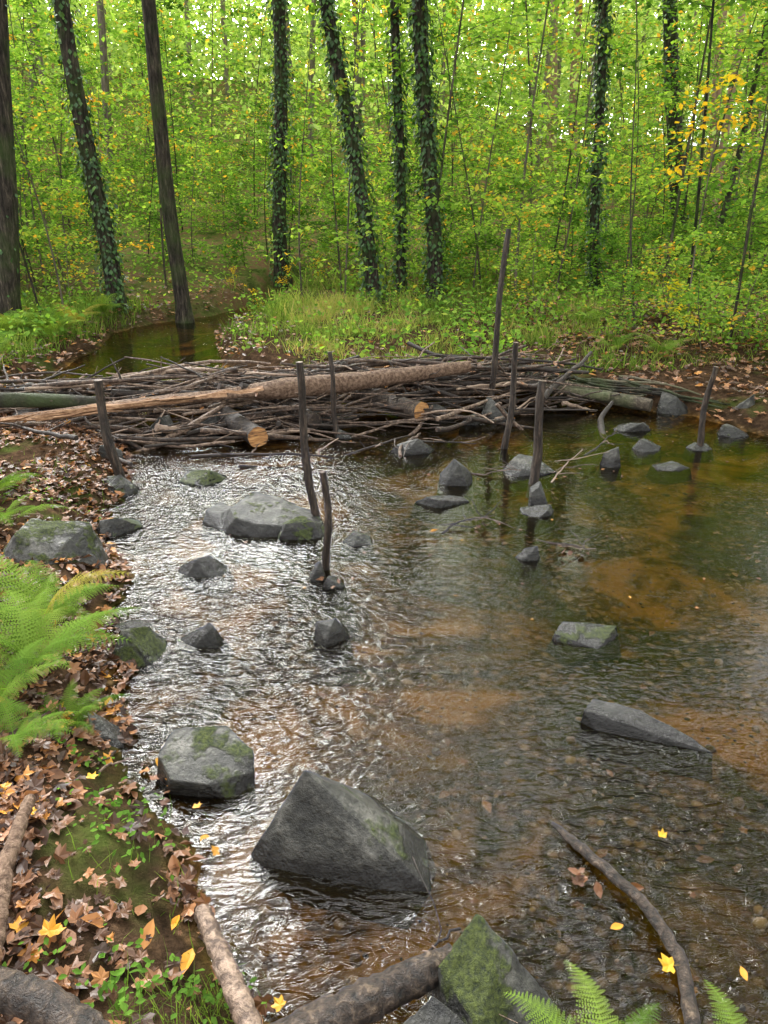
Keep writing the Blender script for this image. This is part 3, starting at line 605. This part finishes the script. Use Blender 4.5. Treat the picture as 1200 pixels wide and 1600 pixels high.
n=46000;y=8.3+rng.random(n)**1.3*32;x=rng.uniform(-.62,.62,n)*y;d=sdist(x,y);k=(d>.2)&(vn(x*.9,y*.9,50)>-.15)&~((x>-3)&(x<.8)&(y<12)&(rng.random(n)<.6));x,y=x[k],y[k]
leaves(mb,np.stack([x,y,gz(x,y)+rng.uniform(.02,.4,len(x))],-1),rng.uniform(.05,.10,len(x))*(1+np.clip(y-14,0,20)*.05),np.clip(rng.normal(.45,.2,len(x)),0,.95),0,.4,True)
for (cx,cy,r_,m_) in [(-.82,1.75,.08,70),(-.75,1.6,.06,50),(-.55,1.2,.07,60),(-.62,1.12,.06,40),(-1.0,2.0,.06,30),(-1.4,2.9,.15,40),(-2.2,4.2,.3,160),(-.42,1.22,.05,40),(-.8,1.15,.06,30)]:
    xx=cx+rng.normal(0,r_,m_);yy=cy+rng.normal(0,r_*.8,m_);leaves(mb,np.stack([xx,yy,gz(xx,yy)+rng.uniform(.02,.06,m_)],-1),rng.uniform(.014,.028,m_),rng.uniform(.1,.45,m_),0,.3)
mb.obj('undergrowth',[M['leaf']])
mb=MB()
for (cx,cy,r_,m_) in [(-.40,1.2,.05,120),(-.5,1.1,.06,140),(-.66,1.5,.1,60),(-2.3,4.4,.4,300)]:
    xx=cx+rng.normal(0,r_,m_);yy=cy+rng.normal(0,r_,m_);scatter(mb,gv*[.5,1,1],gf,np.stack([xx,yy,gz(xx,yy)],-1),rots(rng.uniform(0,6.28,m_),rng.normal(0,.3,m_),rng.normal(0,.3,m_)),rng.uniform(.04,.10,m_),rng.uniform(.1,.6,m_))
mb.obj('grass_tuft',[M['grass']])
# ------------------------------------------------------------ ferns
def frond(seed,L=1.,npin=24,K=9,arch=1.15,start=1.15):
    r=np.random.default_rng(seed);V=[];F=[];n=0
    m=npin+6;s=np.linspace(0,1,m);th=start-(start+arch*.35)*s**1.1
    ds=L/m;py=np.cumsum(np.cos(th))*ds;pz=np.cumsum(np.sin(th))*ds;px=.06*L*np.sin(s*3+seed)*s
    def quad(a,b,c,d):
        nonlocal n
        V.extend([a,b,c,d]);F.append((n,n+1,n+2,n+3));n+=4
    C=np.stack([px,py,pz],-1)
    for i in range(m-1):
        w=.006*L*(1-s[i]*.8);quad(C[i]-[w,0,0],C[i]+[w,0,0],C[i+1]+[w,0,0],C[i+1]-[w,0,0])
    for i in range(4,m-1):
        u=(i-4)/(m-5);pl=L*.24*min(1,(u+.12)/.3)*(1-u)**.75+.008
        T=C[i+1]-C[i];T/=np.linalg.norm(T)
        for sd in (-1,1):
            D=np.array([sd,0,0])+T*(.35+.2*u)+np.array([0,0,-.18]);D/=np.linalg.norm(D);D=D+r.normal(0,.05,3)
            W=T-D*(T@D);W/=np.linalg.norm(W)
            for k in range(K):
                f=(k+.3)/K;b=C[i]+D*pl*f+np.array([0,0,-.12*pl*f*f]);ll=pl*.19*(1-f)**.7+.002*L;hw=pl/K*.34
                for q in (-1,1):
                    tip=b+W*q*ll+D*hw*1.2
                    quad(b-D*hw*.9,b+W*q*ll*.5-D*hw*.8,tip,b+D*hw+W*q*ll*.35)
            quad(C[i]-W*.002*L,C[i]+W*.002*L,C[i]+D*pl+np.array([0,0,-.12*pl]),C[i]+D*pl*.99+np.array([0,0,-.12*pl]))
    return np.array(V),np.array(F)
fr_hi=[frond(k,K=8,start=1.2-.1*k) for k in range(3)];fr_lo=[frond(k+5,npin=18,K=4) for k in range(2)]
def fern(name,x,y,nf,L,hi=True,az=None,spread=6.28,tint=.5,z=None,pit=0.):
    mb=MB();fs=fr_hi if hi else fr_lo
    for k in range(nf):
        tv,tf=fs[rng.integers(0,len(fs))];a=(az or 0)+((k/nf)-.5)*spread+rng.normal(0,.12)
        R=rots(np.array([a]),np.array([rng.normal(pit,.15)]),np.array([rng.normal(0,.15)]))
        scatter(mb,tv,tf,np.array([[rng.normal(0,.02),rng.normal(0,.02),0]]),R,[L*rng.uniform(.7,1.15)],np.array([np.clip(tint+rng.normal(0,.18),0,.95)]))
    return mb.obj(name,[M['fern']],None,(x,y,gzs(x,y)-.01 if z is None else z))
fern('fern',-1.34,2.38,13,.44);fern('fern',-1.46,2.80,12,.50);fern('fern',-1.75,2.45,10,.5);fern('fern',-1.12,2.14,10,.27);fern('fern',-1.36,2.1,9,.34);fern('fern',-1.22,1.92,9,.26)
fern('fern',-2.1,3.75,9,.38);fern('fern',-2.35,4.2,9,.45)
for k in range(26):
    y=rng.uniform(8.2,12.5);x=-4.4-rng.random()**1.2*1.8
    fern('fern',x,y,9,rng.uniform(.5,.8),False,tint=.95 if k%7==0 else .55)
for k in range(8):
    fern('fern',rng.uniform(2.5,5),rng.uniform(8,11),8,.5,False)
fern('fern',.43,.92,8,.28,True,z=.12);fern('fern',.76,.97,8,.25,True,z=.08)
# ------------------------------------------------------------ light, sky, camera
w=bpy.data.worlds.new("World");S.world=w;w.use_nodes=True;nt=w.node_tree
bg=nt.nodes['Background'];sky=nt.nodes.new('ShaderNodeTexSky');sky.sky_type='NISHITA';sky.sun_disc=False
EL,AZ=36,-15
sky.sun_elevation=math.radians(EL);sky.sun_rotation=math.radians(AZ);sky.dust_density=6;sky.air_density=1.2
hs=nt.nodes.new('ShaderNodeHueSaturation');hs.inputs['Saturation'].default_value=.08;hs.inputs['Value'].default_value=5.2
nt.links.new(sky.outputs[0],hs.inputs['Color']);nt.links.new(hs.outputs[0],bg.inputs[0]);bg.inputs[1].default_value=.15
sd=bpy.data.lights.new('sun','SUN');sd.energy=2.6;sd.angle=math.radians(22);sd.color=(1,.97,.93)
so=bpy.data.objects.new('sun',sd);link(so)
el=math.radians(EL);az=math.radians(AZ)
dirv=Vector((math.sin(az)*math.cos(el),math.cos(az)*math.cos(el),math.sin(el)))
so.rotation_euler=dirv.to_track_quat('Z','Y').to_euler()
cd=bpy.data.cameras.new('camera');co=bpy.data.objects.new('camera',cd);link(co)
cd.sensor_fit='VERTICAL';cd.sensor_height=36;cd.lens=26;cd.clip_end=600;cd.clip_start=.05
co.location=(0,0,1.8);co.rotation_euler=(math.radians(90-22.1),0,0);S.camera=co
S.view_settings.view_transform='Standard';S.view_settings.look='None';S.view_settings.exposure=0
